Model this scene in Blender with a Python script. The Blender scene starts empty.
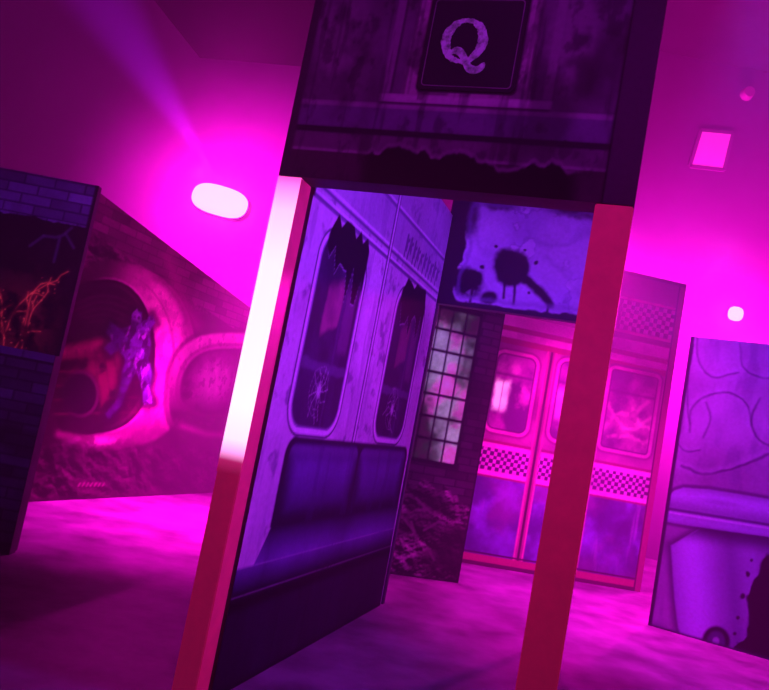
import bpy, bmesh, math, random
import numpy as np
from mathutils import Vector, Matrix
random.seed(7)
S=bpy.context.scene; C=S.collection
# ---------------------------------------------------------------- camera
H=1.226; F=750.0; TH=math.radians(10.8); P=math.atan(.1)
fw=Vector((0,math.cos(P),math.sin(P))); R0=Vector((1,0,0)); U0=Vector((0,-math.sin(P),math.cos(P)))
cx=math.cos(TH)*R0+math.sin(TH)*U0; cy=-math.sin(TH)*R0+math.cos(TH)*U0
CAM=Vector((0,0,H))
cd=bpy.data.cameras.new('camera'); cam=bpy.data.objects.new('camera',cd); C.objects.link(cam)
cd.sensor_width=36; cd.lens=36*F/769
m=Matrix((cx,cy,-fw)).transposed().to_4x4(); m.translation=CAM; cam.matrix_world=m
S.camera=cam
S.view_settings.view_transform='Standard'
def ray(px,py): return fw*F+cx*(px-384.5)+cy*(345-py)
def onz(px,py,z=0.0):
    r=ray(px,py); t=(z-H)/r.z; return CAM+r*t
# ---------------------------------------------------------------- materials
def M(name,col,rough=.6,var=.25,scale=6,emit=0,ecol=None,metal=0,spec=.3,bump=0,lo=.3,hi=.7):
    m=bpy.data.materials.new(name); m.use_nodes=True; nt=m.node_tree; b=nt.nodes['Principled BSDF']
    b.inputs['Roughness'].default_value=rough; b.inputs['Metallic'].default_value=metal
    b.inputs['Specular IOR Level'].default_value=spec
    tc=nt.nodes.new('ShaderNodeTexCoord'); n=nt.nodes.new('ShaderNodeTexNoise'); n.inputs['Scale'].default_value=scale; n.inputs['Detail'].default_value=7; n.inputs['Roughness'].default_value=.6
    nt.links.new(tc.outputs['Object'],n.inputs['Vector'])
    r=nt.nodes.new('ShaderNodeValToRGB'); r.color_ramp.elements[0].position=lo; r.color_ramp.elements[1].position=hi
    r.color_ramp.elements[0].color=(*[c*(1-var) for c in col],1); r.color_ramp.elements[1].color=(*[min(1,c*(1+var)) for c in col],1)
    nt.links.new(n.outputs['Fac'],r.inputs['Fac']); nt.links.new(r.outputs['Color'],b.inputs['Base Color'])
    if emit:
        b.inputs['Emission Color'].default_value=(*(ecol or col),1); b.inputs['Emission Strength'].default_value=emit
    if bump:
        bp=nt.nodes.new('ShaderNodeBump'); bp.inputs['Strength'].default_value=bump; nt.links.new(n.outputs['Fac'],bp.inputs['Height']); nt.links.new(bp.outputs['Normal'],b.inputs['Normal'])
    return m
def printed_material():
    m=bpy.data.materials.new('printed_ink'); m.use_nodes=True; nt=m.node_tree; b=nt.nodes['Principled BSDF']
    b.inputs['Roughness'].default_value=.7; b.inputs['Specular IOR Level'].default_value=.02
    a=nt.nodes.new('ShaderNodeVertexColor'); a.layer_name='Col'
    tc=nt.nodes.new('ShaderNodeTexCoord'); n=nt.nodes.new('ShaderNodeTexNoise'); n.inputs['Scale'].default_value=40; n.inputs['Detail'].default_value=3
    nt.links.new(tc.outputs['Object'],n.inputs['Vector'])
    mr=nt.nodes.new('ShaderNodeMapRange'); mr.inputs['To Min'].default_value=.8; mr.inputs['To Max'].default_value=1.2; nt.links.new(n.outputs['Fac'],mr.inputs['Value'])
    mx=nt.nodes.new('ShaderNodeVectorMath'); mx.operation='SCALE'; nt.links.new(a.outputs['Color'],mx.inputs[0]); nt.links.new(mr.outputs[0],mx.inputs['Scale'])
    nt.links.new(mx.outputs[0],b.inputs['Base Color']); nt.links.new(a.outputs['Color'],b.inputs['Emission Color'])
    # the colour's alpha is the glow put into the ink as emission
    nt.links.new(a.outputs['Alpha'],b.inputs['Emission Strength'])
    return m
INK=printed_material()
BLACK=M('black_print',(.012,.01,.015),.7)
DARK=M('dark_paint',(.05,.04,.07),.6,.5)
DARK2=M('dim_paint',(.2,.15,.2),.6,.5)
BACK=M('board_back',(.06,.05,.07),.7,.3)
POST=M('red_post_paint',(.68,.035,.12),.4,.15,9,.18,(.9,.012,.19))  # weak emission stands in for red light falling on the posts
# ---------------------------------------------------------------- objects
def link(name,bm,mat,parent=None,smooth=False):
    bmesh.ops.recalc_face_normals(bm,faces=bm.faces)
    me=bpy.data.meshes.new(name); bm.to_mesh(me); bm.free(); o=bpy.data.objects.new(name,me); C.objects.link(o)
    me.materials.append(mat)
    if parent: o.parent=parent
    if smooth:
        for p in me.polygons: p.use_smooth=True
    return o
def box(bm,x0,x1,y0,y1,z0,z1,bev=0):
    v=[bm.verts.new(c) for c in ((x0,y0,z0),(x1,y0,z0),(x1,y1,z0),(x0,y1,z0),(x0,y0,z1),(x1,y0,z1),(x1,y1,z1),(x0,y1,z1))]
    fs=[bm.faces.new([v[i] for i in q]) for q in ((0,3,2,1),(4,5,6,7),(0,1,5,4),(1,2,6,5),(2,3,7,6),(3,0,4,7))]
    if bev:
        bmesh.ops.bevel(bm,geom=list({e for f in fs for e in f.edges}),offset=bev,segments=2,affect='EDGES')
def thing(name,label,cat,loc=(0,0,0),rz=0):
    o=bpy.data.objects.new(name,None); C.objects.link(o); o.location=loc; o.rotation_euler=(0,0,rz); o.empty_display_size=.1
    o['label']=label; o['category']=cat; o['kind']='thing'
    return o
def struct(name,b,mat):
    bm=bmesh.new(); box(bm,*b); o=link(name,bm,mat); o['kind']='structure'; return o
def flat(bm,pts,y,t=.003):
    f=[bm.verts.new((s,y,z)) for s,z in pts]; n=len(f); bk=[bm.verts.new((s,y+t,z)) for s,z in pts]
    bm.faces.new(f)
    for i in range(n): bm.faces.new((f[i],f[(i+1)%n],bk[(i+1)%n],bk[i]))
def ring(bm,a,b,y,t=.006):
    n=len(a); A=[bm.verts.new((s,y,z)) for s,z in a]; B=[bm.verts.new((s,y,z)) for s,z in b]
    A2=[bm.verts.new((s,y+t,z)) for s,z in a]; B2=[bm.verts.new((s,y+t,z)) for s,z in b]
    for i in range(n):
        j=(i+1)%n; bm.faces.new((A[i],A[j],B[j],B[i])); bm.faces.new((A[i],A[j],A2[j],A2[i])); bm.faces.new((B[i],B[j],B2[j],B2[i]))
def rrect(s0,s1,z0,z1,r,n=6):
    p=[]
    for (c,d,a) in ((s1-r,z1-r,0),(s0+r,z1-r,90),(s0+r,z0+r,180),(s1-r,z0+r,270)):
        for k in range(n+1):
            q=math.radians(a+90*k/n); p.append((c+r*math.cos(q),d+r*math.sin(q)))
    return p
# ---------------------------------------------------------------- ink painting (numpy)
def sm(x,a,b):
    t=np.clip((x-a)/(b-a),0,1); return t*t*(3-2*t)
def ch(p,n=2,closed=True):
    for _ in range(n):
        q=[]; L=len(p); rng=range(L if closed else L-1)
        if not closed: q.append(p[0])
        for i in rng:
            a,b=p[i],p[(i+1)%L]; q+=[(a[0]*.75+b[0]*.25,a[1]*.75+b[1]*.25),(a[0]*.25+b[0]*.75,a[1]*.25+b[1]*.75)]
        if not closed: q.append(p[-1])
        p=q
    return p
def segd(X,Y,pts,closed):
    d=np.full(X.shape,1e9); L=len(pts)
    for i in range(L if closed else L-1):
        (ax,ay),(bx,by)=pts[i],pts[(i+1)%L]; vx,vy=bx-ax,by-ay; q=vx*vx+vy*vy or 1e-12
        t=np.clip(((X-ax)*vx+(Y-ay)*vy)/q,0,1); d=np.minimum(d,(X-ax-t*vx)**2+(Y-ay-t*vy)**2)
    return np.sqrt(d)
def inside(X,Y,pts):
    r=np.zeros(X.shape,bool); L=len(pts)
    for i in range(L):
        (ax,ay),(bx,by)=pts[i],pts[(i+1)%L]
        if ay==by: continue
        r^=((ay>Y)!=(by>Y))&(X<(bx-ax)*(Y-ay)/(by-ay)+ax)
    return r
def sd(X,Y,pts): return np.where(inside(X,Y,pts),-1,1)*segd(X,Y,pts,True)
def pm(X,Y,pts,soft=1.5): return 1-sm(sd(X,Y,pts),-soft,soft)
def lm(X,Y,pts,w,soft=1.): return 1-sm(segd(X,Y,pts,False),w/2-soft*.5,w/2+soft)
def em(X,Y,c,rx,ry,soft=.1,rot=0):
    a=math.radians(rot); u=(X-c[0])*math.cos(a)+(Y-c[1])*math.sin(a); v=-(X-c[0])*math.sin(a)+(Y-c[1])*math.cos(a)
    return 1-sm(np.hypot(u/rx,v/ry),1-soft,1+soft)
def nz(X,Y,seed=0,octv=4):
    rs=np.random.RandomState(seed); g=rs.rand(64,64); out=0; amp=.5; tot=0
    for k in range(octv):
        x=X*2**k+k*7.3; y=Y*2**k+k*3.1; xi=np.floor(x).astype(int); yi=np.floor(y).astype(int); fx=x-xi; fy=y-yi
        fx=fx*fx*(3-2*fx); fy=fy*fy*(3-2*fy); a=xi%64; b=yi%64; a1=(xi+1)%64; b1=(yi+1)%64
        out=out+amp*((g[a,b]*(1-fx)+g[a1,b]*fx)*(1-fy)+(g[a,b1]*(1-fx)+g[a1,b1]*fx)*fy); tot+=amp; amp*=.55
    return out/tot
def rb(s,z,s0,s1,z0,z1,r):
    qx=np.abs(s-(s0+s1)/2)-(s1-s0)/2+r; qz=np.abs(z-(z0+z1)/2)-(z1-z0)/2+r
    return np.hypot(np.maximum(qx,0),np.maximum(qz,0))+np.minimum(np.maximum(qx,qz),0)-r
def over(c,m,col,a=None):
    m=np.clip(m,0,1); k=m[:,None]; col=np.asarray(col,float); c[:,:3]+=k*(col-c[:,:3]); c[:,3]+=m*((0 if a is None else a)-c[:,3])
def mul(c,f): c[:,:3]*=f[:,None]
def bricks(s,z,w=.2,h=.066):
    row=np.floor(z/h); u=s/w+(row%2)*.5; co=np.floor(u); fu=u-co; fv=z/h-row
    d=np.minimum(np.minimum(fu,1-fu)*w,np.minimum(fv,1-fv)*h); r=np.sin(row*127.1+co*311.7)*43758.5453
    return 1-sm(d,.002,.009), r-np.floor(r)
class Panel:
    def __init__(s,name,label,cat,p0,p1):
        p0=Vector((p0[0],p0[1],0)); p1=Vector((p1[0],p1[1],0)); s.p=p0; s.d=(p1-p0).normalized(); s.len=(p1-p0).length
        s.n=Vector((-s.d.y,s.d.x,0)); s.e=thing(name,label,cat,p0,math.atan2(s.d.y,s.d.x))
    def h(s,px,py):
        r=ray(px,py); t=(s.p-CAM).dot(s.n)/r.dot(s.n); q=CAM+r*t; return ((q-s.p).dot(s.d),q.z)
    def hs(s,l): return [s.h(*q) for q in l]
    def board(s,x0,x1,z1,t=.05,z0=0,z1b=None):
        bm=bmesh.new(); box(bm,x0,x1,0,t,z0,z1)
        if z1b is not None:
            for v in bm.verts:
                if v.co.z>z0+.01 and v.co.x>(x0+x1)/2: v.co.z=z1b
        return link('board',bm,BACK,s.e)
    def paint(s,s0,s1,z0,z1,step,fn,name='printed_sheet',parts=(),z1b=None,y=-.004,drop=None):
        """one ink print on the board; regions named in parts become meshes of their own"""
        nx=int((s1-s0)/step)+2; nzv=int((z1-z0)/step)+2
        u,v=np.meshgrid(np.linspace(0,1,nx),np.linspace(0,1,nzv)); u=u.ravel(); v=v.ravel()
        Sg=s0+(s1-s0)*u; top=z1+((z1b if z1b is not None else z1)-z1)*u; Zg=z0+(top-z0)*v
        wx=s.p.x+s.d.x*Sg-CAM.x; wy=s.p.y+s.d.y*Sg-CAM.y; wz=Zg-CAM.z
        dp=lambda a: wx*a.x+wy*a.y+wz*a.z
        den=dp(fw); X=384.5+F*dp(cx)/den; Y=345-F*dp(cy)/den
        c=np.zeros((len(u),4)); fn(c,X,Y,Sg,Zg); c=np.clip(c,0,1)
        i,j=np.meshgrid(np.arange(nx-1),np.arange(nzv-1)); a=(j*nx+i).ravel()
        quads=np.stack([a,a+1,a+nx+1,a+nx],1)
        fs=Sg[quads].mean(1); fz=Zg[quads].mean(1); idx=np.full(len(quads),-1)
        for k,pt_ in enumerate(parts): idx[inside(fs,fz,pt_[1])]=k
        if drop: idx[(fs<drop[0])&(fz>drop[1])]=-9
        objs={}
        for k in range(-1,len(parts)):
            qk=quads[idx==k]
            if not len(qk): continue
            vi,inv=np.unique(qk,return_inverse=True); inv=inv.reshape(-1,4)
            nm=name if k<0 else parts[k][0]
            me=bpy.data.meshes.new(nm)
            co=np.stack([Sg[vi],np.full(len(vi),y),Zg[vi]],1)
            me.from_pydata(co.tolist(),[],inv.tolist()); at=me.color_attributes.new('Col','FLOAT_COLOR','POINT'); at.data.foreach_set('color',c[vi].ravel().astype(np.float32))
            me.materials.append(INK); o=bpy.data.objects.new(nm,me); C.objects.link(o)
            par=s.e
            if k>=0 and len(parts[k])>2 and parts[k][2] is not None: par=objs[parts[k][2]]
            o.parent=par; objs[k]=o
        return objs
# ---------------------------------------------------------------- setting
FLOOR=M('floor_concrete',(.135,.115,.145),.55,.62,2.6,spec=.25,bump=.05,lo=.3,hi=.7)
WALL=M('wall_paint',(.13,.10,.14),.85,.15,.9)
CEIL=M('ceiling_paint',(.03,.025,.03),.85,.3,1.2)
CH=7.6
struct('floor',(-9,10,-2.5,11,-.1,0),FLOOR)
struct('ceiling',(-9,10,-2.5,11,CH,CH+.1),CEIL)
struct('wall_back',(-9,10,11,11.1,0,CH),WALL)
struct('wall_left',(-9.1,-9,-2.5,11,0,CH),CEIL)
struct('wall_right',(10,10.1,-2.5,11,0,CH),WALL)
struct('wall_front',(-9,10,-2.6,-2.5,0,CH),CEIL)
# ---------------------------------------------------------------- portal
HB=2.15
PL=onz(279,175,HB); PR=onz(634,206,HB)
pt=Panel('subway_portal','tall dark subway portal with two red posts and a letter sign on its header','portal',PL,PR)
W=pt.len; HT=3.15; HD=.12
def postpart(x0,x1):
    bm=bmesh.new(); box(bm,x0,x1,0,.11,0,HB-.002,.004); return link('post',bm,POST,pt.e)
pl_=postpart(0,.105); pr_=postpart(W-.135,W)
pl_['label']='left red post with a spotlit upper section painted as glow'
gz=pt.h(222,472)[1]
GL=bpy.data.materials.new('spotlit_post_glow'); GL.use_nodes=True; nt=GL.node_tree; b=nt.nodes['Principled BSDF']  # spotlight on the post imitated by emission, cut off below
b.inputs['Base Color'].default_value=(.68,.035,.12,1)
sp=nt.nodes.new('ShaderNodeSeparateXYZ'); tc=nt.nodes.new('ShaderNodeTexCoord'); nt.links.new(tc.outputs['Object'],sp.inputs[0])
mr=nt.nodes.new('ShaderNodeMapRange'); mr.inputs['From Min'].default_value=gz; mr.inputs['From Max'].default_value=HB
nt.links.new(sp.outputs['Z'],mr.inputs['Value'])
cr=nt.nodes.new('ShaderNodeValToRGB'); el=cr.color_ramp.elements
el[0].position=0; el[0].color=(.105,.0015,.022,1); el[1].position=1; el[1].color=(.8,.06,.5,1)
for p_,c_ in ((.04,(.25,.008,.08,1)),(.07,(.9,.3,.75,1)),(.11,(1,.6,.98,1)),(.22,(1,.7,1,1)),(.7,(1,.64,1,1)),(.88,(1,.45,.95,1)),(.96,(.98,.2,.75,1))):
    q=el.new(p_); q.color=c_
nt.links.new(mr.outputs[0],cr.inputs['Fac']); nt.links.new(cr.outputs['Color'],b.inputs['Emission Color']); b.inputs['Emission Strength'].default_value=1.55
bm=bmesh.new(); box(bm,-.0012,.1035,-.0015,.018,gz,HB-.004); g=link('spotlit_section',bm,GL,pl_); g['label']='spotlit white pink upper section of the post, painted as glow'
bm=bmesh.new(); box(bm,0,W,0,HD,HB,HT); link('header',bm,DARK,pt.e)
q=lambda x,y: pt.h(x,y)
x1=q(602,198)[0]
sx0,sz0=q(417,90); sx1,_=q(520,60); szt=q(470,-2)[1]
def hpaint(c,X,Y,s,z):
    n=nz(s*5,z*5,3); n2=nz(s*14,z*9,4); n3=nz(s*24,z*20,5)
    over(c,np.ones_like(s),(.14,.07,.15)); mul(c,.3+1.4*n)
    zz=lambda y: q(450,y)[1]
    def bnd(ya,yb,col,m=1): over(c,m*sm(z,zz(yb)-.004,zz(yb)+.004)*(1-sm(z,zz(ya)-.004,zz(ya)+.004)),col)
    bnd(112,134,(.16,.09,.22)); bnd(107,112,(.34,.2,.36)); bnd(134,141,(.02,.012,.025)); bnd(141,160,(.15,.07,.15)); bnd(157.5,161,(.3,.17,.3)); bnd(161,195,(.06,.025,.05))
    fr=rb(s,z,sx0-.055,sx1+.055,sz0-.05,szt+.055,.015)
    over(c,1-sm(fr+.02*(n3-.5),-.004,.010),(.42,.25,.38)); over(c,.7*(1-sm(np.abs(fr),.003,.010)),(.06,.03,.06)); over(c,.6*(1-sm(np.abs(fr+.022),.003,.008)),(.16,.09,.15)); over(c,.75*(1-sm(fr,.0,.006))*sm(n2,.45,.66),(.10,.05,.10))
    over(c,1-sm(rb(s,z,sx0-.006,sx1+.006,sz0-.006,szt+.006,.02),-.002,.006),(.02,.012,.02))
    bnd(97,107,(.5,.3,.5),sm(s,sx0-.16,sx0-.14)*(1-sm(s,sx1+.14,sx1+.16))*(.5+n2)); bnd(105,107.5,(.05,.025,.05),sm(s,sx0-.16,sx0-.14)*(1-sm(s,sx1+.14,sx1+.16)))
    for sx in (sx0-.13,sx1+.13): over(c,.7*(1-sm(np.abs(s-sx),.012,.022))*sm(z,zz(97),zz(95)),(.3,.17,.3)); over(c,.7*(1-sm(np.abs(s-sx-.022),.003,.008))*sm(z,zz(97),zz(95)),(.03,.015,.03))
    over(c,.8*em(X,Y,(345,40),26,50,.5,8)*sm(n2,.3,.6),(.28,.16,.28)); over(c,.8*em(X,Y,(350,72),14,26,.5)*sm(n,.4,.6),(.03,.02,.03))
    over(c,.8*em(X,Y,(572,40),26,55,.5,8)*sm(n2,.35,.6),(.26,.15,.26)); over(c,.8*em(X,Y,(580,80),20,30,.5)*sm(n,.4,.6),(.03,.02,.03))
    over(c,.7*sm(nz(s*4,z*2,8),.48,.72)*sm(fr,-.01,.02),(.022,.010,.022)); over(c,.6*sm(nz(s*20,z*12,9),.55,.7),(.02,.01,.02)); over(c,.5*sm(nz(s*30,z*2.5,10),.6,.72),(.02,.01,.02))
    edge=HB+.075+.19*(nz(s*8,z*0+.5,11,5)-.42)+.05*np.exp(-((s-.62)/.25)**2)
    mk=(1-sm(z,edge-.006,edge+.006))*sm(s,.32,.4)*(1-sm(s,x1-.14,x1-.05))
    over(c,mk,(.006,.004,.007)); over(c,.6*(1-sm(np.abs(z-edge-.012),.0,.014))*sm(s,.34,.4)*(1-sm(s,x1-.14,x1-.07)),(.24,.13,.24))
    over(c,1-sm(s,.03,.045),(.05,.02,.05)); over(c,sm(s,x1-.006,x1+.006),(.06,.025,.06)); over(c,(1-sm(np.abs(s-x1),.0,.008)),(.005,.003,.006))
pt.paint(0,W,HB,HT,.006,hpaint,'header_print',[('corner_board',[(x1,HB),(W,HB),(W,HT),(x1,HT)])])
bm=bmesh.new(); flat(bm,rrect(sx0,sx1,sz0,szt,.025),-.012,.007); sign=link('sign',bm,BLACK,pt.e); sign['label']='black square sign with a pale letter Q'
qc=q(465,43); rx=.095; rz=.096
out=[];inn=[]
for k in range(72):
    a=2*math.pi*k/72; j=1+random.uniform(-.03,.03); out.append((qc[0]+rx*j*math.cos(a),qc[1]+rz*j*math.sin(a))); j=1+random.uniform(-.05,.05)
    inn.append((qc[0]+rx*.58*j*math.cos(a),qc[1]+rz*.82*j*math.sin(a)))
bm=bmesh.new(); ring(bm,out,inn,-.017,.004)
tail=ch([(-.05,-.045),(-.03,-.025),(.0,-.03),(.025,-.065),(.045,-.10),(.07,-.108),(.09,-.088),(.102,-.088),(.1,-.115),(.08,-.134),(.05,-.138),(.026,-.125),(.006,-.09),(-.01,-.065),(-.03,-.054),(-.045,-.06)],1)
flat(bm,[(qc[0]+a,qc[1]+b_) for a,b_ in tail],-.0185,.004)
link('letter',bm,M('letter_print',(.40,.25,.52),.6,.75,34,.035,(.4,.18,.5),lo=.34,hi=.6),sign)
rb1=rrect(sx0+.014,sx1-.014,sz0+.014,szt-.014,.016); rb2=rrect(sx0+.018,sx1-.018,sz0+.018,szt-.018,.014)
bm=bmesh.new(); ring(bm,rb1,rb2,-.0135,.001); link('border',bm,DARK2,sign)
# ---------------------------------------------------------------- interior wall panel
A=onz(380,605); N=onz(229,690)
ip=Panel('subway_interior_panel','printed subway car interior panel with bench and two torn windows','backdrop panel',N,A)
L=ip.len; IZ=2.76; IS=-.16; NZ=HB-.03
NS=(HD+.015-(Vector((N.x,N.y,0))-pt.p).dot(pt.n))/ip.d.dot(pt.n)
ih=ip.h
bm=bmesh.new(); flat(bm,[(IS,0),(L,0),(L,IZ),(NS,IZ),(NS,NZ),(IS,NZ)],0,.05); link('board',bm,BACK,ip.e)
def wrect(a,b,t,d): return (ih(*a)[0],ih(*b)[0],ih(*d)[1],ih(*t)[1])
W1=wrect((302,335),(352,345),(346,240),(312,434)); W2=wrect((384,365),(415,365),(410,292),(385,442))
zt=ih(395,449)[1]; zs=ih(388,507)[1]; zf=ih(386,530)[1]; zc=ih(384,548)[1]; smx=ih(371,340)[0]; zr=ih(346,222)[1]
b0s,b1s=.10,L-.06
def jag(s,seed,st,amp):
    r=random.Random(seed); xs=np.arange(-1,4,st); return np.interp(s,xs+[0],[r.random()*amp for _ in xs])
def ipaint(c,X,Y,s,z):
    n=nz(s*3,z*3,21); n2=nz(s*16,z*2.2,22); n3=nz(s*12,z*12,23)
    over(c,np.ones_like(s),(.72,.55,.76)); mul(c,.55+.5*n+.2*n2)
    over(c,.5*sm(nz(s*2.2,z*1.6,25),.46,.72),(.32,.23,.40))
    over(c,.75*sm(n3,.60,.78),(.16,.11,.22)); over(c,.4*sm(nz(s*18,z*3,26),.58,.76),(.24,.17,.32))
    over(c,.5*sm(z,zr+.07,zr+.1),(.3,.25,.42))
    for k,dz in enumerate((0,.055,.3)):
        over(c,1-sm(np.abs(z-zr-dz),.006,.014),(.16,.12,.26)); over(c,.8*(1-sm(np.abs(z-zr-dz-.02),.004,.01)),(.8,.66,.85))
    for k in range(10):
        s0=L*.56+k*.085; r=random.Random(k); pts=[(s0+r.uniform(-.01,.02),zr+.09),(s0+.03,zr+.24+r.uniform(-.03,.03)),(s0+.05,zr+.12),(s0+.015,zr+.17),(s0+.07,zr+.2)]
        over(c,.85*lm(s,z,ch(pts,1,False),.018,.008),(.10,.07,.18))
    over(c,1-sm(np.abs(s-smx),.006,.012),(.10,.07,.18)); over(c,.8*(1-sm(np.abs(s-smx-.022),.006,.012)),(.8,.66,.85)); over(c,1-sm(np.abs(s-smx-.04),.004,.008),(.16,.1,.22))
    for i,(s0,s1,z0,z1) in enumerate((W1,W2)):
        d=rb(s,z,s0,s1,z0,z1,min(.15,(s1-s0)*.42)); wd=s1-s0; ht=z1-z0
        over(c,1-sm(d,.014,.022),(.10,.07,.16)); over(c,1-sm(d,.0,.008),(.75,.6,.8)); over(c,1-sm(d,-.026,-.018),(.25,.18,.36)); over(c,1-sm(d,-.036,-.03),(.08,.05,.12))
        g=1-sm(d,-.044,-.036); over(c,g,(.035,.018,.055))
        inn=g*sm(nz(s*5,z*3,30+i),.4,.7); over(c,.5*inn,(.075,.035,.12))
        wq=.06*(nz(s*9,z*8,36+i,5)-.5)
        u=(s-s0)/wd+wq; v=(z-z0)/ht+.04*(nz(s*10,z*9,37+i,5)-.5); m3=.55+.45*sm(nz(s*5,z*4,38+i),.35,.6)
        k_=1. if i==0 else .55
        over(c,k_*g*.7*sm(u,.26,.32)*(1-sm(u,.56,.62))*sm(v-.25*(u-.4),.50,.54)*(1-sm(v-.25*(u-.4),.72,.80))*m3,(.42,.075,.22),.02)
        over(c,g*.5*sm(u,.64,.70)*(1-sm(u,.84,.90))*sm(v,.40,.46)*(1-sm(v,.74,.80))*m3,(.22,.07,.22))
        over(c,g*.6*sm(v,.30,.32)*(1-sm(v,.35,.37)),(.14,.09,.22)); over(c,g*.5*(1-sm(np.abs(u-.63),.01,.03)),(.10,.05,.15))
        tear=z1-.06-jag(s,60+i,.045,.22)-.05*np.abs(nz(s*9,z*0+.3,42+i,3)-.3)
        uu=(s-s0)/wd; up=z1+.03+jag(s,70+i,.05,.07)-.7*np.maximum(np.abs(uu-.55)-.34,0)
        over(c,sm(z,tear-.005,tear+.005)*(1-sm(z,up-.005,up+.005))*sm(uu,.08,.12)*(1-sm(uu,.95,.99)),(.010,.006,.016))
        over(c,g*.6*(1-sm(np.abs(z-tear),.0,.009))*sm(uu,.12,.2)*(1-sm(uu,.85,.93)),(.4,.28,.5))
        # small pale web of cracks in the lower middle
        cc=(s0+wd*.48,z0+ht*.22); r=random.Random(50+i)
        for k in range(10):
            a=math.radians(k*36+r.uniform(-13,13)); l=wd*r.uniform(.13,.27); b2=a+r.uniform(-.4,.4); pts=[(cc[0]+wd*.02*math.cos(a),cc[1]+wd*.02*math.sin(a)),(cc[0]+l*.55*math.cos(a),cc[1]+l*.75*math.sin(a)),(cc[0]+l*math.cos(b2),cc[1]+l*1.15*math.sin(b2))]
            over(c,g*.6*lm(s,z,pts,.0005,.005),(.75,.6,.85),.01)
        for f in (.07,.13,.19):
            pts=[(cc[0]+wd*f*math.cos(math.radians(k*36))*r.uniform(.8,1.1),cc[1]+wd*f*1.15*math.sin(math.radians(k*36))*r.uniform(.8,1.1)) for k in range(9)]
            over(c,g*.4*lm(s,z,pts,.0005,.0042),(.6,.46,.7))
        over(c,g*.5*em(s,z,cc,wd*.04,wd*.05,.6),(.8,.65,.9))
    # bench: two soft padded backs and a projecting cushion
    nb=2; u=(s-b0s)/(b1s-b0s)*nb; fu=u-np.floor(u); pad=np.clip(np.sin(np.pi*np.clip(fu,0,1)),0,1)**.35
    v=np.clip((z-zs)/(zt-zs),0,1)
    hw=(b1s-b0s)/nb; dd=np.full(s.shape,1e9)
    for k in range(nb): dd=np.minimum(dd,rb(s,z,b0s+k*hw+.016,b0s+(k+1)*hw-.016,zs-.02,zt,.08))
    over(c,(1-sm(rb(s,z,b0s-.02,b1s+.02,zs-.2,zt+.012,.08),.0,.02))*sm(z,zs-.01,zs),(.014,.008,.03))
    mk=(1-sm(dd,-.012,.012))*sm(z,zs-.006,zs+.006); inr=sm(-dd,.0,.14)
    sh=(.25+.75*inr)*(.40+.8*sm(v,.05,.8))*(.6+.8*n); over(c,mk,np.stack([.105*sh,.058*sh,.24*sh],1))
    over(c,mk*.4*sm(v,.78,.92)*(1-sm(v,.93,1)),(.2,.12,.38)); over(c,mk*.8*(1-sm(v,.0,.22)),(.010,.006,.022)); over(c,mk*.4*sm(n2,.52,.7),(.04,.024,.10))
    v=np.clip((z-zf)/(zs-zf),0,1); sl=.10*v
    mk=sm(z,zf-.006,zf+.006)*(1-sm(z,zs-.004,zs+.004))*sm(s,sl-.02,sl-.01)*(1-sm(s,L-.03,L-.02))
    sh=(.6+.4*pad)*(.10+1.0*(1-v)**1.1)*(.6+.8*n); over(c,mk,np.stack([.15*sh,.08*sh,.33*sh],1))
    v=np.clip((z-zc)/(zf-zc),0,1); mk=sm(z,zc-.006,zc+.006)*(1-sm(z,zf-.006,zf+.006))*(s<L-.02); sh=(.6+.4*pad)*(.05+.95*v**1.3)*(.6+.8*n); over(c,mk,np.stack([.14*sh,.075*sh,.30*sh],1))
    mk=1-sm(z,zc-.006,zc+.004); sh=.5+.8*n2; over(c,mk,np.stack([.020*sh,.007*sh,.032*sh],1)); over(c,mk*.95*(1-sm(np.abs(z-zc+.035),0,.05)),(.003,.002,.006))
    for k in range(1,6): over(c,mk*.5*(1-sm(np.abs(s-L*k/6),.004,.01)),(.004,.003,.008))
    over(c,.9*(1-sm(z,.0,.05)),(.008,.005,.012)); over(c,.8*sm(s,L-.015,L-.005),(.7,.58,.8))
wp=lambda w: rrect(w[0]-.02,w[1]+.02,w[2]-.02,w[3]+.02,min(.16,(w[1]-w[0])*.42))
wi=lambda w: rrect(w[0]+.036,w[1]-.036,w[2]+.036,w[3]-.036,min(.12,(w[1]-w[0])*.36))
hw_=(b1s-b0s)/2
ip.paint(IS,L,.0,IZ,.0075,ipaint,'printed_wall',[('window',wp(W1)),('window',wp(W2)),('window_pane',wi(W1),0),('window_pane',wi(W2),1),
  ('bench',[(IS,.0),(L,.0),(L,zs),(b1s,zs),(b1s,zt),(b0s,zt),(b0s,zs),(IS,zs)]),('bench_back',[(b0s,zs),(b0s+hw_,zs),(b0s+hw_,zt),(b0s,zt)],4),('bench_back',[(b0s+hw_,zs),(b1s,zs),(b1s,zt),(b0s+hw_,zt)],4),('bench_skirt',[(IS,0),(L,0),(L,zc),(IS,zc)],4)],drop=(NS,NZ))
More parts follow.
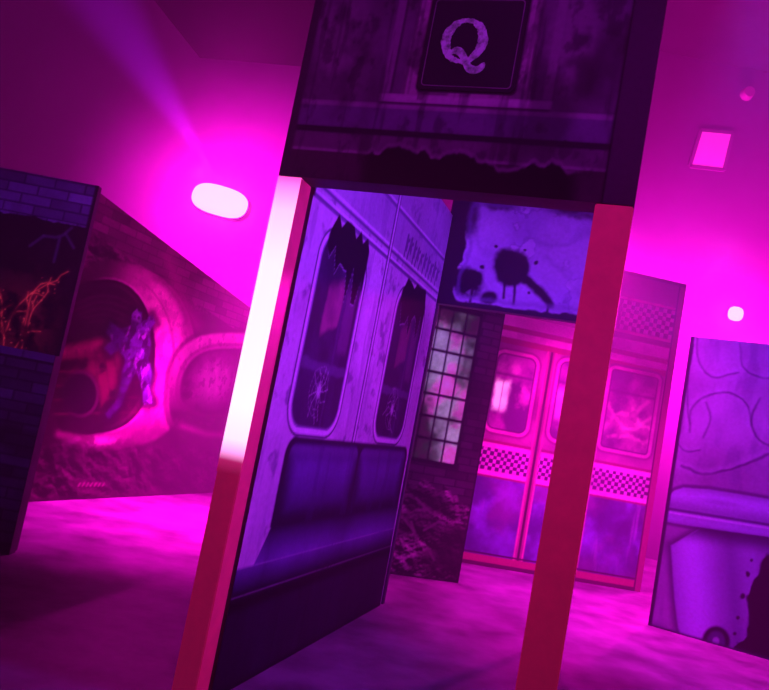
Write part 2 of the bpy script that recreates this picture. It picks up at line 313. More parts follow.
# ---------------------------------------------------------------- rear frame
rp0=A+ip.d*.03
rf=Panel('rear_header_frame','dark rear frame carrying the ink splattered lavender header board','header frame',rp0,rp0+pt.d)
rw=rf.h(600,322)[0]; rb_=rf.h(446,304)[1]
bm=bmesh.new(); box(bm,-.015,.008,.01,.05,0,rb_-.002); link('post',bm,DARK,rf.e)
bm=bmesh.new(); box(bm,rw-.05,rw,.01,.06,0,rb_-.002); link('post',bm,DARK,rf.e)
bm=bmesh.new(); box(bm,-.02,rw,0,.08,rb_,HT-.06); link('header',bm,DARK,rf.e)
bm=bmesh.new(); box(bm,-.02,rw,-1.75,.08,HT-.058,HT); link('added_shade_roof',bm,BLACK,rf.e)  # unseen roof added to shade the carriage floor from overhead lights
rh=rf.h
fx0=rf.h(450,300)[0]; fzt=rf.h(470,196)[1]
def rpaint(c,X,Y,s,z):
    n=nz(s*6,z*6,61,5); n2=nz(s*18,z*18,62); n4=nz(s*3,z*3,65,5); n5=nz(s*4,z*4,67,5); wx=X+18*(n-.5)+6*(n2-.5); wy=Y+18*(nz(s*6,z*6,63)-.5)+6*(nz(s*18,z*18,64)-.5)
    over(c,np.ones_like(s),(.60,.46,.80)); mul(c,.7+.5*n)
    pe=sm(n5,.50,.535); over(c,.55*pe,(.92,.8,1)); over(c,.55*(1-sm(np.abs(n5-.505),.0,.018)),(.2,.14,.36)); over(c,.4*sm(nz(s*4,z*4,66),.52,.72),(.32,.23,.5))
    over(c,.4*em(wx,wy,(562,252),30,34,.6),(.95,.85,1)); over(c,.35*em(wx,wy,(484,232),24,22,.6),(.95,.85,1))
    for l in ([(478,205),(474,232),(486,254),(502,260)],[(525,232),(545,244),(570,240),(592,226)],[(545,258),(568,272),(585,298)]): over(c,.35*lm(wx,wy,ch(l,2,False),2,6),(.2,.14,.36))
    dk=(.012,.008,.024); vx=X+7*(n-.5)+3*(n2-.5); vy=Y+7*(nz(s*6,z*6,63)-.5)+3*(nz(s*18,z*18,64)-.5)
    over(c,em(vx,vy,(511,267),18,19,.14),dk); over(c,em(wx,wy,(466,282),17,12,.25),dk); over(c,em(vx,vy,(488,297),9,6,.3),dk); over(c,em(wx,wy,(575,208),26,9,.4),dk)
    over(c,lm(vx,vy,[(520,273),(533,284),(545,297),(551,304)],7,3),dk)
    for x,y0,y1 in ((505,282,298),(515,284,304),(472,290,302),(549,302,312)): over(c,lm(X+1.5*(n2-.5),Y,[(x,y0),(x-1.5,y1)],1.6,1.6),dk)
    over(c,em(wx,wy,(464,216),13,20,.4)*.9,dk); over(c,em(wx,wy,(500,204),18,7,.5)*.85,dk)
    for x,y,e in ((536,262,2),(497,248,1.8),(530,292,1.6),(482,268,2.2),(524,250,1.5)): over(c,em(vx,vy,(x,y),e,e,.4),dk)
    d=rb(s,z,fx0,rw-.02,rb_+.02,fzt,.10)+.09*(n-.5); over(c,sm(d,-.030,-.012),(.02,.012,.03)); over(c,.5*(1-sm(np.abs(d+.055),.0,.03)),(.25,.18,.42))
rf.paint(-.02,rw,rb_,fzt+.12,.006,rpaint,'header_print')
# ---------------------------------------------------------------- brick panel with grid window
b0=onz(385,573); b1=onz(458,583)
bp=Panel('brick_backdrop','dark brick backdrop panel with a lit grid of panes behind the subway portal','backdrop panel',b0-(b1-b0)*.5,b1)
bp.board(0,bp.len,2.6)
gL=bp.h(409,400)[0]; gR=bp.h(466,400)[0]; gz0=bp.h(440,463)[1]; gz1=bp.h(447,308)[1]; nc,nr=4,7
def bpaint(c,X,Y,s,z):
    mo,r=bricks(s,z); n=nz(s*4,z*4,71); n5=nz(s*9,z*9,75,5)
    over(c,np.ones_like(s),(.12,.045,.09)); mul(c,(.4+.9*r)*(.5+n)); over(c,mo,(.02,.012,.02))
    over(c,1-sm(rb(s,z,gL-.02,gR+.02,gz0-.02,gz1+.02,.01),-.002,.010),(.015,.008,.015))
    u=(s-gL)/(gR-gL)*nc; v=(z-gz0)/(gz1-gz0)*nr; fu=u-np.floor(u); fv=v-np.floor(v); r=np.sin(np.floor(u)*12.9+np.floor(v)*78.2)*43758.5; r=r-np.floor(r)
    ins=(u>0)&(u<nc)&(v>0)&(v<nr); mk=ins*sm(np.minimum(fu,1-fu),.01,.10)*sm(np.minimum(fv,1-fv),.01,.10)
    t=sm(nz(s*5,z*5,73,5),.40,.60); lum=.08+1.2*sm(nz(s*2.6,z*2.6,74,5),.34,.64)*(.75+.4*r)*(.6+.8*nz(s*14,z*14,77))
    col=np.stack([(.44+.42*t)*lum,(.38-.24*t)*lum,(.46+.14*t)*lum],1)
    over(c,mk,col,.36)
    # irregular rubble heap, shaded as a relief lit from above
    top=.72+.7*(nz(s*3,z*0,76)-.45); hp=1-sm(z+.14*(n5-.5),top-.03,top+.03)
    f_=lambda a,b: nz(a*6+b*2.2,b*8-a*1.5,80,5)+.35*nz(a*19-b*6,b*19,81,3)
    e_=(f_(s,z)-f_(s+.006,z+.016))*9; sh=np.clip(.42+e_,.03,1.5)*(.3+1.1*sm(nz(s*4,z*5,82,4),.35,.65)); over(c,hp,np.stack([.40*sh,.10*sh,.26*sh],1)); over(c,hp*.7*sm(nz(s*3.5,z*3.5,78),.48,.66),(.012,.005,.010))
    for k in range(6):
        rr=random.Random(k+40); x=bp.len*(.36+.6*rr.random()); y=rr.uniform(.15,.6); over(c,hp*.7*lm(s,z,[(x,y),(x+rr.uniform(-.16,.16),y+rr.uniform(.06,.2))],.018,.008),(.3,.08,.2))
    over(c,1-sm(z,.0,.03),(.02,.01,.02)); over(c,sm(s,bp.len-.02,bp.len-.01),(.02,.01,.02))
gw=[(gL-.02,gz0-.02),(gR+.02,gz0-.02),(gR+.02,gz1+.02),(gL-.02,gz1+.02)]
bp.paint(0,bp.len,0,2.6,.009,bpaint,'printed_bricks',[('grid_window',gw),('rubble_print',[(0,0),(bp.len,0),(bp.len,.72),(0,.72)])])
# ---------------------------------------------------------------- train exterior panel
t0=onz(465,563); t1=onz(640,592)
tp=Panel('train_exterior_panel','pink and violet train carriage backdrop with checkered stripes behind the right post','backdrop panel',t0-(t1-t0)*.25,t1)
TL=tp.len; th=tp.h; TZ=th(671,281)[1]; tp.board(0,TL,TZ); xr=th(654,450)[0]
tz=lambda y,px=520: th(px,y)[1]
def trect(a,b,t,d): return (th(*a)[0],th(*b)[0],th(*d)[1],th(*t)[1])
TW=[trect((487,390),(536,396),(515,350),(505,436)),trect((550,400),(592,405),(575,358),(565,446)),trect((601,410),(657,420),(634,368),(624,456))]
def tpaint(c,X,Y,s,z):
    n=nz(s*3,z*3,81); n2=nz(s*5,z*3,82); n3=nz(s*9,z*9,83); n4=nz(s*4,z*4,84,5); n5=nz(s*15,z*1.6,88)
    over(c,np.ones_like(s),(.50,.18,.38)); mul(c,.45+.9*n)
    def bnd(ya,yb,col,m=1.,px=520,k=.008): over(c,m*sm(z,tz(yb,px)-k,tz(yb,px)+k)*(1-sm(z,tz(ya,px)-k,tz(ya,px)+k)),col)
    bnd(250,322,(.28,.07,.17)); bnd(316,328,(1,.58,.82),1.); bnd(328,333,(.42,.03,.11)); bnd(333,340,(.95,.48,.74)); bnd(340,346,(.42,.03,.11))
    cs=(tz(453)-tz(476))/6.
    ck=((np.floor(s/cs)+np.floor((z-tz(476))/cs))%2)
    ckc=np.stack([.05+.75*ck,.02+.5*ck,.09+.66*ck],1)*(.6+.7*n)[:,None]
    zc1=th(640,303)[1]; zc0=th(640,333)[1]; cs2=cs*1.2; ck2=((np.floor(s/cs2)+np.floor((z-zc0)/cs2))%2); ck2c=np.stack([.06+.75*ck2,.015+.4*ck2,.07+.6*ck2],1)
    over(c,sm(z,zc0-.006,zc0+.006)*(1-sm(z,zc1-.006,zc1+.006))*sm(s,th(619,320)[0],th(621,320)[0]),ck2c)
    for zz_ in (zc0-.02,zc1+.02): over(c,(1-sm(np.abs(z-zz_),.010,.018)),(.8,.3,.5))
    lo=1-sm(z,tz(482)-.006,tz(482)+.006); k_=sm(n4,.30,.70); col=np.stack([.07+.18*k_,.05+.14*k_,.24+.50*k_],1); over(c,lo,col); over(c,lo*.65*sm(nz(s*3,z*2.4,85,5),.44,.70),(.035,.02,.13)); over(c,lo*.4*sm(n5,.58,.76)*sm(n2,.4,.6),(.5,.38,.75)); over(c,lo*.4*sm(nz(s*2.5,z*2.5,86,4),.48,.72),(.34,.12,.36)); over(c,lo*.45*sm(tz(482)-z,.4,.85),(.03,.015,.10))
    bnd(453,476,ckc); bnd(448,453,(1,.55,.8)); bnd(476,481,(1,.55,.8)); bnd(445,448,(.3,.04,.12)); bnd(481,483,(.3,.04,.12))
    for i,(s0,s1,z0,z1) in enumerate(TW):
        d=rb(s,z,s0,s1,z0,z1,.13 if i<2 else .09); over(c,.8*(1-sm(d,-.005,.02)),(.2,.05,.15)); over(c,1-sm(d,-.022,-.006),(.85,.38,.62)); over(c,1-sm(d,-.056,-.040),(.10,.045,.12))
        g=1-sm(d,-.07,-.058); over(c,g,(.13,.06,.19)); over(c,g*.8*sm(nz(s*3.5+i,z*3,90+i,5),.42,.68),(.55,.22,.5))
        u=(s-s0)/(s1-s0); v=(z-z0)/(z1-z0); wv=.10*(n3-.5)
        if i==2:
            over(c,g*.6*sm(nz(s*3+4,z*3,118,5),.40,.66)*(1-sm(v,.6,.85)),(.8,.28,.56),.02)
            for l in ([(.08,.25),(.3,.5),(.5,.42),(.8,.66)],[(.12,.55),(.35,.32),(.62,.3),(.9,.5)],[(.2,.18),(.5,.24),(.85,.2)],[(.55,.55),(.7,.36),(.86,.34)]): over(c,g*.7*lm(u*.62+wv*.6,v+wv,ch([(a*.62,b_) for a,b_ in l],2,False),.03,.025),(1,.42,.72),.04)
            over(c,g*.5*sm(nz(s*8,z*8,119,4),.54,.66),(.12,.04,.14))
        else:
            over(c,g*.7*sm(nz(s*5+i,z*4,95+i,5),.50,.72),(.95,.5,.8),.02)
            over(c,g*.95*sm(u+wv,.10,.2)*(1-sm(u+wv,.38,.5))*sm(v+wv,.24,.34)*(1-sm(v+wv,.58,.68)),(1,.8,.96),.5 if i==0 else .04); over(c,g*.6*(1-sm(np.abs(u-.30),.0,.02))*sm(v,.2,.3)*(1-sm(v,.6,.7)),(.3,.12,.28))
        over(c,g*.7*(1-sm(np.abs(v-.70),.0,.03)),(.08,.04,.12))
    for px_,w in ((541,.03),(596,.03)):
        sd_=th(px_,420)[0]; m=(1-sm(z,tz(346),tz(345)))
        over(c,m*(1-sm(np.abs(s-sd_),.045,.055)),(.42,.10,.24)); over(c,m*(1-sm(np.abs(s-sd_),.008,.018)),(.03,.01,.03)); over(c,m*.85*(1-sm(np.abs(np.abs(s-sd_)-.045),.004,.014)),(.85,.25,.46))
    over(c,1-sm(z,.10,.115),(.42,.05,.14)); over(c,1-sm(z,.035,.045),(.08,.015,.05)); over(c,(1-sm(np.abs(z-.125),.004,.012)),(.03,.008,.03))
    over(c,.4*sm(nz(s*2,z*2,87),.5,.7),(.10,.04,.12))
    over(c,sm(s,xr,xr+.012),(.34,.06,.15)); over(c,1-sm(np.abs(s-xr-.01),.006,.014),(.06,.012,.04)); over(c,1-sm(np.abs(s-xr-.13),.004,.012),(.08,.02,.05))
    over(c,sm(z,TZ-.05,TZ-.03),(.10,.03,.08))
wr=lambda w: rrect(w[0],w[1],w[2],w[3],.1)
lowp=[(0,0),(xr,0),(xr,tz(483)),(0,tz(483))]
tp.paint(0,TL,0,TZ,.0085,tpaint,'printed_train',[('lower_body',lowp),('checker_stripe',[(0,tz(476)),(xr,tz(476)),(xr,tz(453)),(0,tz(453))])]+[('window',wr(w)) for w in TW]+[('window_pane',rrect(w[0]+.06,w[1]-.06,w[2]+.06,w[3]-.06,.06),2+i) for i,w in enumerate(TW)])
# ---------------------------------------------------------------- bin panel
r0=onz(648,625); r1=onz(769,660)
rpn=Panel('graffiti_bin_panel','violet backdrop panel with printed wheelie bin and scrawled outlines at right','backdrop panel',r0,r0+(r1-r0)*1.5)
qh=rpn.h; RZ=qh(687,336)[1]; rpn.board(0,rpn.len,RZ)
body=ch([(669,520),(812,543),(808,676),(760,664),(706,651),(684,645),(676,622)],1)
lid=ch([(664,508),(670,492),(688,486),(770,499),(812,508),(814,532),(806,542),(735,532),(666,522),(660,518)],1)
def gpaint(c,X,Y,s,z):
    n=nz(s*3,z*3,101); n2=nz(s*10,z*3,102); n3=nz(s*9,z*9,103,5)
    over(c,np.ones_like(s),(.36,.21,.43)); mul(c,.55+.9*n); over(c,.55*sm(n2,.48,.72),(.19,.11,.28))
    wx=X+4*(n3-.5); wy=Y+4*(nz(s*9,z*9,104)-.5)
    over(c,.35*em(wx,wy,(722,420),32,28,.5),(.55,.40,.68)); over(c,.35*em(wx,wy,(778,412),26,32,.5),(.55,.40,.68)); over(c,.3*em(wx,wy,(712,362),22,16,.5),(.55,.40,.68))
    for l,w in (([(690,432),(692,402),(720,390),(746,400),(752,424)],1.5),([(697,338),(698,364),(714,380),(738,372)],1.3),([(682,466),(704,476),(736,468),(775,452)],2),([(760,398),(748,420),(762,446),(795,450)],1.6),([(694,345),(686,390),(690,424)],1.2),([(740,345),(742,368),(764,380),(800,374)],1.3),([(706,402),(712,420),(704,438)],1.2),([(676,440),(684,452),(700,450)],1.2)):
        l=ch(l,3,False); over(c,.2*lm(wx+3,wy+2,l,w*2,4),(.62,.47,.78)); over(c,.85*lm(wx,wy,l,w,1.5)*(.5+.7*n2),(.05,.025,.10))
    over(c,.6*sm(Y-.27*(X-648),618,632),(.03,.018,.06))
    # body: tall smooth tapered shell in soft light from the left
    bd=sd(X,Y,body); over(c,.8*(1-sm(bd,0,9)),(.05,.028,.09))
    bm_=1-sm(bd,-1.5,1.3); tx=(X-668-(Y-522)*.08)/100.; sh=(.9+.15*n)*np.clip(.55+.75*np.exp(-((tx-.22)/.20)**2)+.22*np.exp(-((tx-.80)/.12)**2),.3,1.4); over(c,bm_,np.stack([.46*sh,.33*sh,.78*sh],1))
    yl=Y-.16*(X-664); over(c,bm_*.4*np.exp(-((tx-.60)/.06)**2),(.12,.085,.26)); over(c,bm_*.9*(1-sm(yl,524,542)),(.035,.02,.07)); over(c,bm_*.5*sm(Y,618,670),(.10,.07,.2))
    # lid: flat cover with a rim overhanging the body
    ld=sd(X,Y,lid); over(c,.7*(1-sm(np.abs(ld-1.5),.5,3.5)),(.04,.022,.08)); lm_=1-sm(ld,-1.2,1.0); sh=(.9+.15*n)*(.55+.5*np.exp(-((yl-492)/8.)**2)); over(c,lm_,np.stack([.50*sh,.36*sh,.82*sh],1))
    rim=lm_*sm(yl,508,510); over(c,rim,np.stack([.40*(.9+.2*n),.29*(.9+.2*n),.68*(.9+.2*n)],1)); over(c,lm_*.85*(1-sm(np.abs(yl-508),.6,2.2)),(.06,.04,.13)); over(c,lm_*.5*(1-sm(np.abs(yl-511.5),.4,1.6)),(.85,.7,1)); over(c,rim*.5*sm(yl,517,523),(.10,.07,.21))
    over(c,lm_*.45*em(X,Y,(722,503),20,2.5,.7,9),(.2,.14,.36))
    over(c,em(X,Y,(716,641),14,15,.14),(.010,.006,.02)); over(c,em(X,Y,(716,641),9,10,.2)*.7,(.12,.08,.24)); over(c,em(X,Y,(716,641),3.5,4,.3)*.8,(.45,.33,.66))
    w2=nz(s*5,z*4,107,3); e1=em(X,Y,(784,606),40,58,.5,10); e2=em(X,Y,(754,646),22,12,.7)
    over(c,sm(e1*.9+.9*(w2-.5),.42,.48)*(e1>.02),(.008,.005,.012)); over(c,sm(e2*.8+1.2*(n3-.5),.45,.52)*(e2>.02),(.008,.005,.012))
    for x,y,e in ((742,596,2.4),(738,618,1.8),(748,574,2),(734,634,1.6),(752,560,1.6)): over(c,em(wx,wy,(x,y),e,e*1.2,.4),(.008,.005,.012))
    for x,y0,y1 in ((752,600,644),(760,620,650)): over(c,lm(wx,wy,[(x,y0),(x-4,y1)],3,3),(.008,.005,.012))
    over(c,1-sm(s,.025,.035),(.03,.015,.05)); over(c,1-sm(z,.0,.03),(.05,.03,.09))
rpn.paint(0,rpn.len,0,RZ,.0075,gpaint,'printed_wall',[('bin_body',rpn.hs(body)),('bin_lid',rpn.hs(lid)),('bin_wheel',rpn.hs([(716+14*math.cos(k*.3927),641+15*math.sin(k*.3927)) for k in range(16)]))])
# ---------------------------------------------------------------- left fire panel and brick ledge
f1=onz(9,555)
lg=Panel('brick_ledge','low dark brick ledge in front of the sparking panel at far left','brick ledge',(f1.x-1.6,f1.y,0),(f1.x,f1.y,0))
LZ=lg.h(57,356)[1]; lg.board(0,lg.len,LZ,.08)
def lpaint(c,X,Y,s,z):
    mo,r=bricks(s,z); n=nz(s*4,z*4,115)
    over(c,np.ones_like(s),(.18,.10,.24)); mul(c,(.3+1.0*r)*(.3+1.1*n)); over(c,.85*mo,(.012,.007,.016)); over(c,.8*sm(nz(s*2,z*2,116),.48,.68),(.016,.009,.024))
    over(c,.8*sm(z,LZ-.06,LZ-.05)*(1-.6*mo),(.28,.16,.4)); over(c,1-sm(np.abs(z-LZ+.055),.003,.01),(.012,.006,.02))
    over(c,.65*sm(.8-z,-.1,.6),(.012,.007,.016))
lg.paint(0,lg.len,0,LZ,.0085,lpaint,'printed_bricks')
fp=Panel('brick_fire_panel','dark brick backdrop with red sparks burning in broken opening at far left','backdrop panel',(f1.x-1.6,f1.y+.1,0),(f1.x-.02,f1.y+.1,0))
fh=fp.h; FZ=fh(88,184)[1]; FL=fp.len; fp.board(0,FL,FZ); zt0=fh(40,220)[1]; zo=fh(30,352)[1]
sparks=[]; rr=random.Random(11); dots=[]
for x,y,a0 in ((4,352,.0),(14,350,.35),(22,348,.1),(6,332,.6)):
    a=a0; p=[(x,y)]
    for j in range(8):
        a+=rr.uniform(-.3,.34); st=rr.uniform(6,11); x+=st*math.sin(a); y-=st*math.cos(a); p.append((x,y)); dots.append((x+rr.uniform(-9,9),y+rr.uniform(-7,7),rr.uniform(.4,.9)))
        if j%3==1:
            a2=a+rr.choice((-1,1))*rr.uniform(.4,.8); sparks.append([(x,y),(x+6*math.sin(a2),y-6*math.cos(a2)),(x+14*math.sin(a2+.3),y-14*math.cos(a2+.3))])
    sparks.append(ch(p,2,False))
def fpaint(c,X,Y,s,z):
    mo,r=bricks(s,z); n=nz(s*4,z*4,111); n3=nz(s*9,z*9,112,5)
    over(c,np.ones_like(s),(.13,.06,.15)); mul(c,(.4+.9*r)*(.5+n)); over(c,.8*mo,(.02,.012,.025))
    up=sm(z,zt0+.05*(n3-.5),zt0+.05*(n3-.5)+.01); col=np.stack([.5*(.5+.8*r),.3*(.5+.8*r),.7*(.5+.8*r)],1)*(.5+n)[:,None]; over(c,up,col); over(c,up*mo*.85,(.06,.03,.10))
    op=(1-up); over(c,op,(.010,.006,.013)); over(c,op*.5*sm(n3,.5,.7),(.05,.015,.04))
    over(c,op*.75*em(X,Y,(16,325),34,44,.8,0)*sm(n3,.38,.64),(.34,.012,.05),.14)
    for l in sparks: over(c,op*lm(X,Y,l,2.,3.5)*.3*(.3+n3),(.7,.015,.07),.25)
    for l in sparks: over(c,op*lm(X,Y,l,.2,1.1)*.8*sm(n3,.3,.55),(1,.04,.08),.55)
    for x,y,e in dots: over(c,op*em(X,Y,(x,y),e*1.2,e*1.2,.8)*.8,(1,.06,.09),.5)
    for l in ([(72,228),(60,238),(44,236)],[(60,238),(54,262)],[(66,234),(74,248)],[(44,236),(30,246)]): over(c,op*.6*lm(X,Y,ch(l,1,False),2,1.5),(.3,.2,.4))
    over(c,sm(s,FL-.03,FL-.015),(.015,.01,.02))
fp.paint(0,FL,0,FZ,.007,fpaint,'printed_bricks',[('printed_opening',[(0,LZ-.1),(FL-.015,LZ-.1),(FL-.015,zt0),(0,zt0)])])
# ---------------------------------------------------------------- tunnel mural
u0=onz(25,502); u1=onz(205,493)
mp=Panel('tunnel_mural','long dark tunnel mural with two rounded train fronts and a lurching figure at left','backdrop panel',u0,u1)
mh=mp.h; za=mh(95,190)[1]; s2,z2=mh(190,262); ML=3.3; ze=max(za+(z2-za)*ML/s2,2.2)
mp.board(0,ML,za,.05,0,ze)
fig=[(131,314),(136,309),(142,313),(141,322),(147,320),(152,314),(156,323),(149,331),(151,345),(148,358),(153,374),(150,392),(154,404),(143,405),(141,386),(136,370),(128,388),(120,408),(108,420),(105,414),(116,400),(121,378),(124,360),(118,350),(110,356),(103,348),(112,341),(106,332),(110,322),(122,329),(131,325)]
def mpaint(c,X,Y,s,z):
    n=nz(s*2.5,z*2.5,121,5); n2=nz(s*9,z*9,122,5); n4=nz(s*5,z*14,125); n6=nz(s*16,z*16,126,4)
    mo,r=bricks(s,z,.24,.08)
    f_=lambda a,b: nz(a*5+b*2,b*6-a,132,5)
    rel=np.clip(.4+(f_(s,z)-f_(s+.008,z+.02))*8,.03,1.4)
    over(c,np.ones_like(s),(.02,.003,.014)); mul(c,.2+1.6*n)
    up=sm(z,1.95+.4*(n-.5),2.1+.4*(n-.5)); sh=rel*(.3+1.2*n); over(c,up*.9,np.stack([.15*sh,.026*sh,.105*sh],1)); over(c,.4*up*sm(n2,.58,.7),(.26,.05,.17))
    tp_=za+(ze-za)*s/ML; bs=sm(z,tp_-.36,tp_-.34); over(c,bs*.85,np.stack([.15*(.3+r),.03*(.3+r),.11*(.3+r)],1)*(.4+n)[:,None]); over(c,bs*mo*.85,(.015,.004,.014))
    # first rounded front: broad pale pink rim round a dark opening
    shell=ch([(58,300),(78,266),(110,258),(152,270),(184,300),(197,350),(190,398),(168,434),(130,450),(85,450),(50,440)],2)
    hole=ch([(56,305),(80,282),(112,276),(138,290),(153,320),(157,352),(153,385),(140,415),(118,432),(80,436),(50,430)],2)
    dS=sd(X,Y,shell); dH=sd(X,Y,hole)
    band=pm(X,Y,shell,2.5)*sm(X+.3*Y,180,262)*(1-.85*sm(Y,385,440))
    over(c,pm(X,Y,shell,3)*.9,(.03,.004,.018)); over(c,band*(.65+.35*sm(n2,.3,.6)),np.stack([.68+.25*n6,.09+.04*n2,.44+.2*n6],1),.05)
    tt=dH/(dH-dS+1e-6); over(c,band*.75*sm(tt,.6,.98),(.08,.008,.05)); over(c,band*.5*(1-sm(np.abs(tt-.45),.0,.06)),(.16,.016,.1)); over(c,band*.4*sm(n6,.58,.72),(.14,.014,.09))
    over(c,pm(X,Y,hole,2.),np.stack([.012*(.3+1.4*n),.002+0*n,.008*(.3+1.4*n)],1))
    over(c,.7*(1-sm(np.abs(dH),.3,2.2))*sm(X,85,150)*(.35+.9*n2),(.75,.18,.55),.02); over(c,.35*(1-sm(np.abs(dH+6),.5,2.5))*sm(X,90,150),(.14,.016,.09))
    inh=pm(X,Y,hole,2)
    over(c,inh*.7*em(X,Y,(112,382),38,26,.8,10)*sm(n2,.34,.62),(.15,.007,.045)); over(c,inh*.9*lm(X,Y,[(60,354),(98,344),(118,352)],3,9)*(.3+.9*n6),(.3,.018,.10),.01)
    for k in range(9): over(c,inh*.5*lm(X,Y,[(58+k*9,350),(46+k*14,434)],1.,1.5),(.008,.002,.005))
    for k in range(5): over(c,inh*.35*lm(X,Y,[(54,358+k*14),(140,352+k*15)],1.,2),(.13,.010,.045))
    for k in range(5): over(c,inh*.4*lm(X,Y,ch([(70+k*5,306+k*4),(105,292+k*7),(140-k*3,308+k*6)],2,False),1.,2),(.08,.009,.055))
    over(c,em(X,Y,(80,394),19,24,.2),(.006,.002,.006)); over(c,.4*(1-sm(np.abs(np.hypot((X-80)/19,(Y-394)/24)-.92),.02,.12))*sm(X,60,95),(.12,.012,.08))
    over(c,.8*lm(X,Y,ch([(58,434),(95,443),(132,433),(152,414)],2,False),2,6)*(.3+.8*n6),(.24,.028,.15),.01); over(c,.7*em(X,Y,(98,441),22,4.5,.9,-4)*sm(n6,.35,.6),(.5,.22,.4),.03)
    # lurching figure, small and dim
    wx=X+3.5*(n6-.5); wy=Y+3.5*(n2-.5); dF=sd(wx,wy,fig); f=1-sm(dF,-2.4,1.2); over(c,.85*(1-sm(dF,1,9)),(.006,.002,.006))
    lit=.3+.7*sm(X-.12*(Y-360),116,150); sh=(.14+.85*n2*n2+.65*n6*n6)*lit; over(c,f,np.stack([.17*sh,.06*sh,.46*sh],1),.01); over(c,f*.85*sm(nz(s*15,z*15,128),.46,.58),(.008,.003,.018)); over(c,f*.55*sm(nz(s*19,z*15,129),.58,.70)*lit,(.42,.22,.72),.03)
    for l in ([(122,330),(148,332)],[(124,348),(150,347)],[(125,361),(148,360)],[(118,384),(131,388)],[(141,386),(152,382)]): over(c,f*.6*lm(wx,wy,l,1.,2.),(.008,.002,.016))
    over(c,f*.5*em(X,Y,(137,316),4,5,.7),(.3,.17,.55),.02); over(c,f*.9*em(X,Y,(138.5,318),1.4,2,.6),(.006,.002,.02)); over(c,f*.8*em(X,Y,(134.5,317),1.2,1.6,.6),(.006,.002,.02))
    # second rounded front close to the post, pale patch beyond its dark opening
    sh2=ch([(166,412),(170,366),(186,342),(210,332),(266,334),(266,458),(206,454),(180,438)],2); ho2=ch([(178,398),(182,370),(196,354),(216,347),(266,349),(266,410),(206,414),(188,408)],2)
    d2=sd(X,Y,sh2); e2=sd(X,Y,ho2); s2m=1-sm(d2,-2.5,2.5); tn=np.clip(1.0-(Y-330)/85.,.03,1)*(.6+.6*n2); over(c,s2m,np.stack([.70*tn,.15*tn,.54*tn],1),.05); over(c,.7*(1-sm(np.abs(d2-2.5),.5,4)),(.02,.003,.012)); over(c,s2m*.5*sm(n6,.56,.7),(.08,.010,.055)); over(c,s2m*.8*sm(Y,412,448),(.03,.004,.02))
    h2=1-sm(e2,-2.5,2.5); over(c,.6*(1-sm(np.abs(e2-3),.4,3))*s2m,(.05,.006,.03)); over(c,h2,(.008,.002,.007)); over(c,h2*.8*em(wx,wy,(214,380),16,20,.8,14)*(.35+.9*n2),(.6,.26,.55),.04); over(c,h2*.6*sm(n6,.52,.66)*em(X,Y,(214,380),18,22,.4),(.02,.004,.02)); over(c,h2*.45*em(wx,wy,(192,392),8,12,1.)*sm(n2,.4,.6),(.24,.05,.18))
    over(c,.6*lm(X,Y,[(182,426),(206,434),(262,437)],2,5),(.28,.04,.19))
    over(c,.8*lm(X,Y,[(168,258),(178,290),(196,325)],3,10)*sm(n,.35,.5),(.22,.03,.14))
    # rubble foreground
    gd=1-sm(z,.42+.14*(n-.5),.58+.14*(n-.5)); sh=rel*(.4+n2); over(c,.9*gd,np.stack([.06*sh,.009*sh,.042*sh],1)); over(c,gd*.6*sm(nz(s*3,z*5,131),.5,.7),(.006,.001,.005))
    for k in range(7):
        x=78+4*k; over(c,.5*lm(X,Y,[(x,486),(x+2,483)],1.,1),(.4,.15,.25))
    over(c,1-sm(s,.0,.02),(.01,.005,.01)); over(c,1-sm(z,.0,.03),(.02,.005,.015))
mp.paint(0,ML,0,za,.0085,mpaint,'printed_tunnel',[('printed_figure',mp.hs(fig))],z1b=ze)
# ---------------------------------------------------------------- lamps
def emis(name,col,s):
    m=bpy.data.materials.new(name); m.use_nodes=True; b=m.node_tree.nodes['Principled BSDF']
    b.inputs['Base Color'].default_value=(.8,.3,.7,1); b.inputs['Emission Color'].default_value=(*col,1); b.inputs['Emission Strength'].default_value=s; return m
HOUS=M('lamp_housing',(.3,.15,.3),.5,.2)
def at_y(px,py,Y):
    r=ray(px,py); return CAM+r*(Y/r.y)
def lamp(name,label,pos,rx,rz_,mat,roll=0):
    e=thing(name,label,'lamp',pos)
    bm=bmesh.new(); bmesh.ops.create_uvsphere(bm,u_segments=32,v_segments=16,radius=1)
    for v in bm.verts: v.co=Vector((math.copysign(abs(v.co.x)**.7,v.co.x)*rx,v.co.y*.09-.02,math.copysign(abs(v.co.z)**.8,v.co.z)*rz_))
    bmesh.ops.rotate(bm,verts=bm.verts,cent=(0,0,0),matrix=Matrix.Rotation(roll,3,'Y')); link('lens',bm,mat,e,True)
    bm=bmesh.new(); box(bm,-rx*.8,rx*.8,.0,11-pos.y,-rz_*.7,rz_*.7,.03)
    bmesh.ops.rotate(bm,verts=bm.verts,cent=(0,0,0),matrix=Matrix.Rotation(roll,3,'Y')); link('housing',bm,HOUS,e)
    return e
EM=emis('lamp_lens_glow',(1,.045,.78),22)
lpos=at_y(220,201,10.8); lamp('flood_lamp','wide glowing flood lamp on the wall above the tunnel mural',lpos,.42,.22,EM,0.1)
rpos=at_y(735,314,10.86); lamp('round_lamp','small round white lamp glowing above the bin panel',rpos,.105,.105,EM)
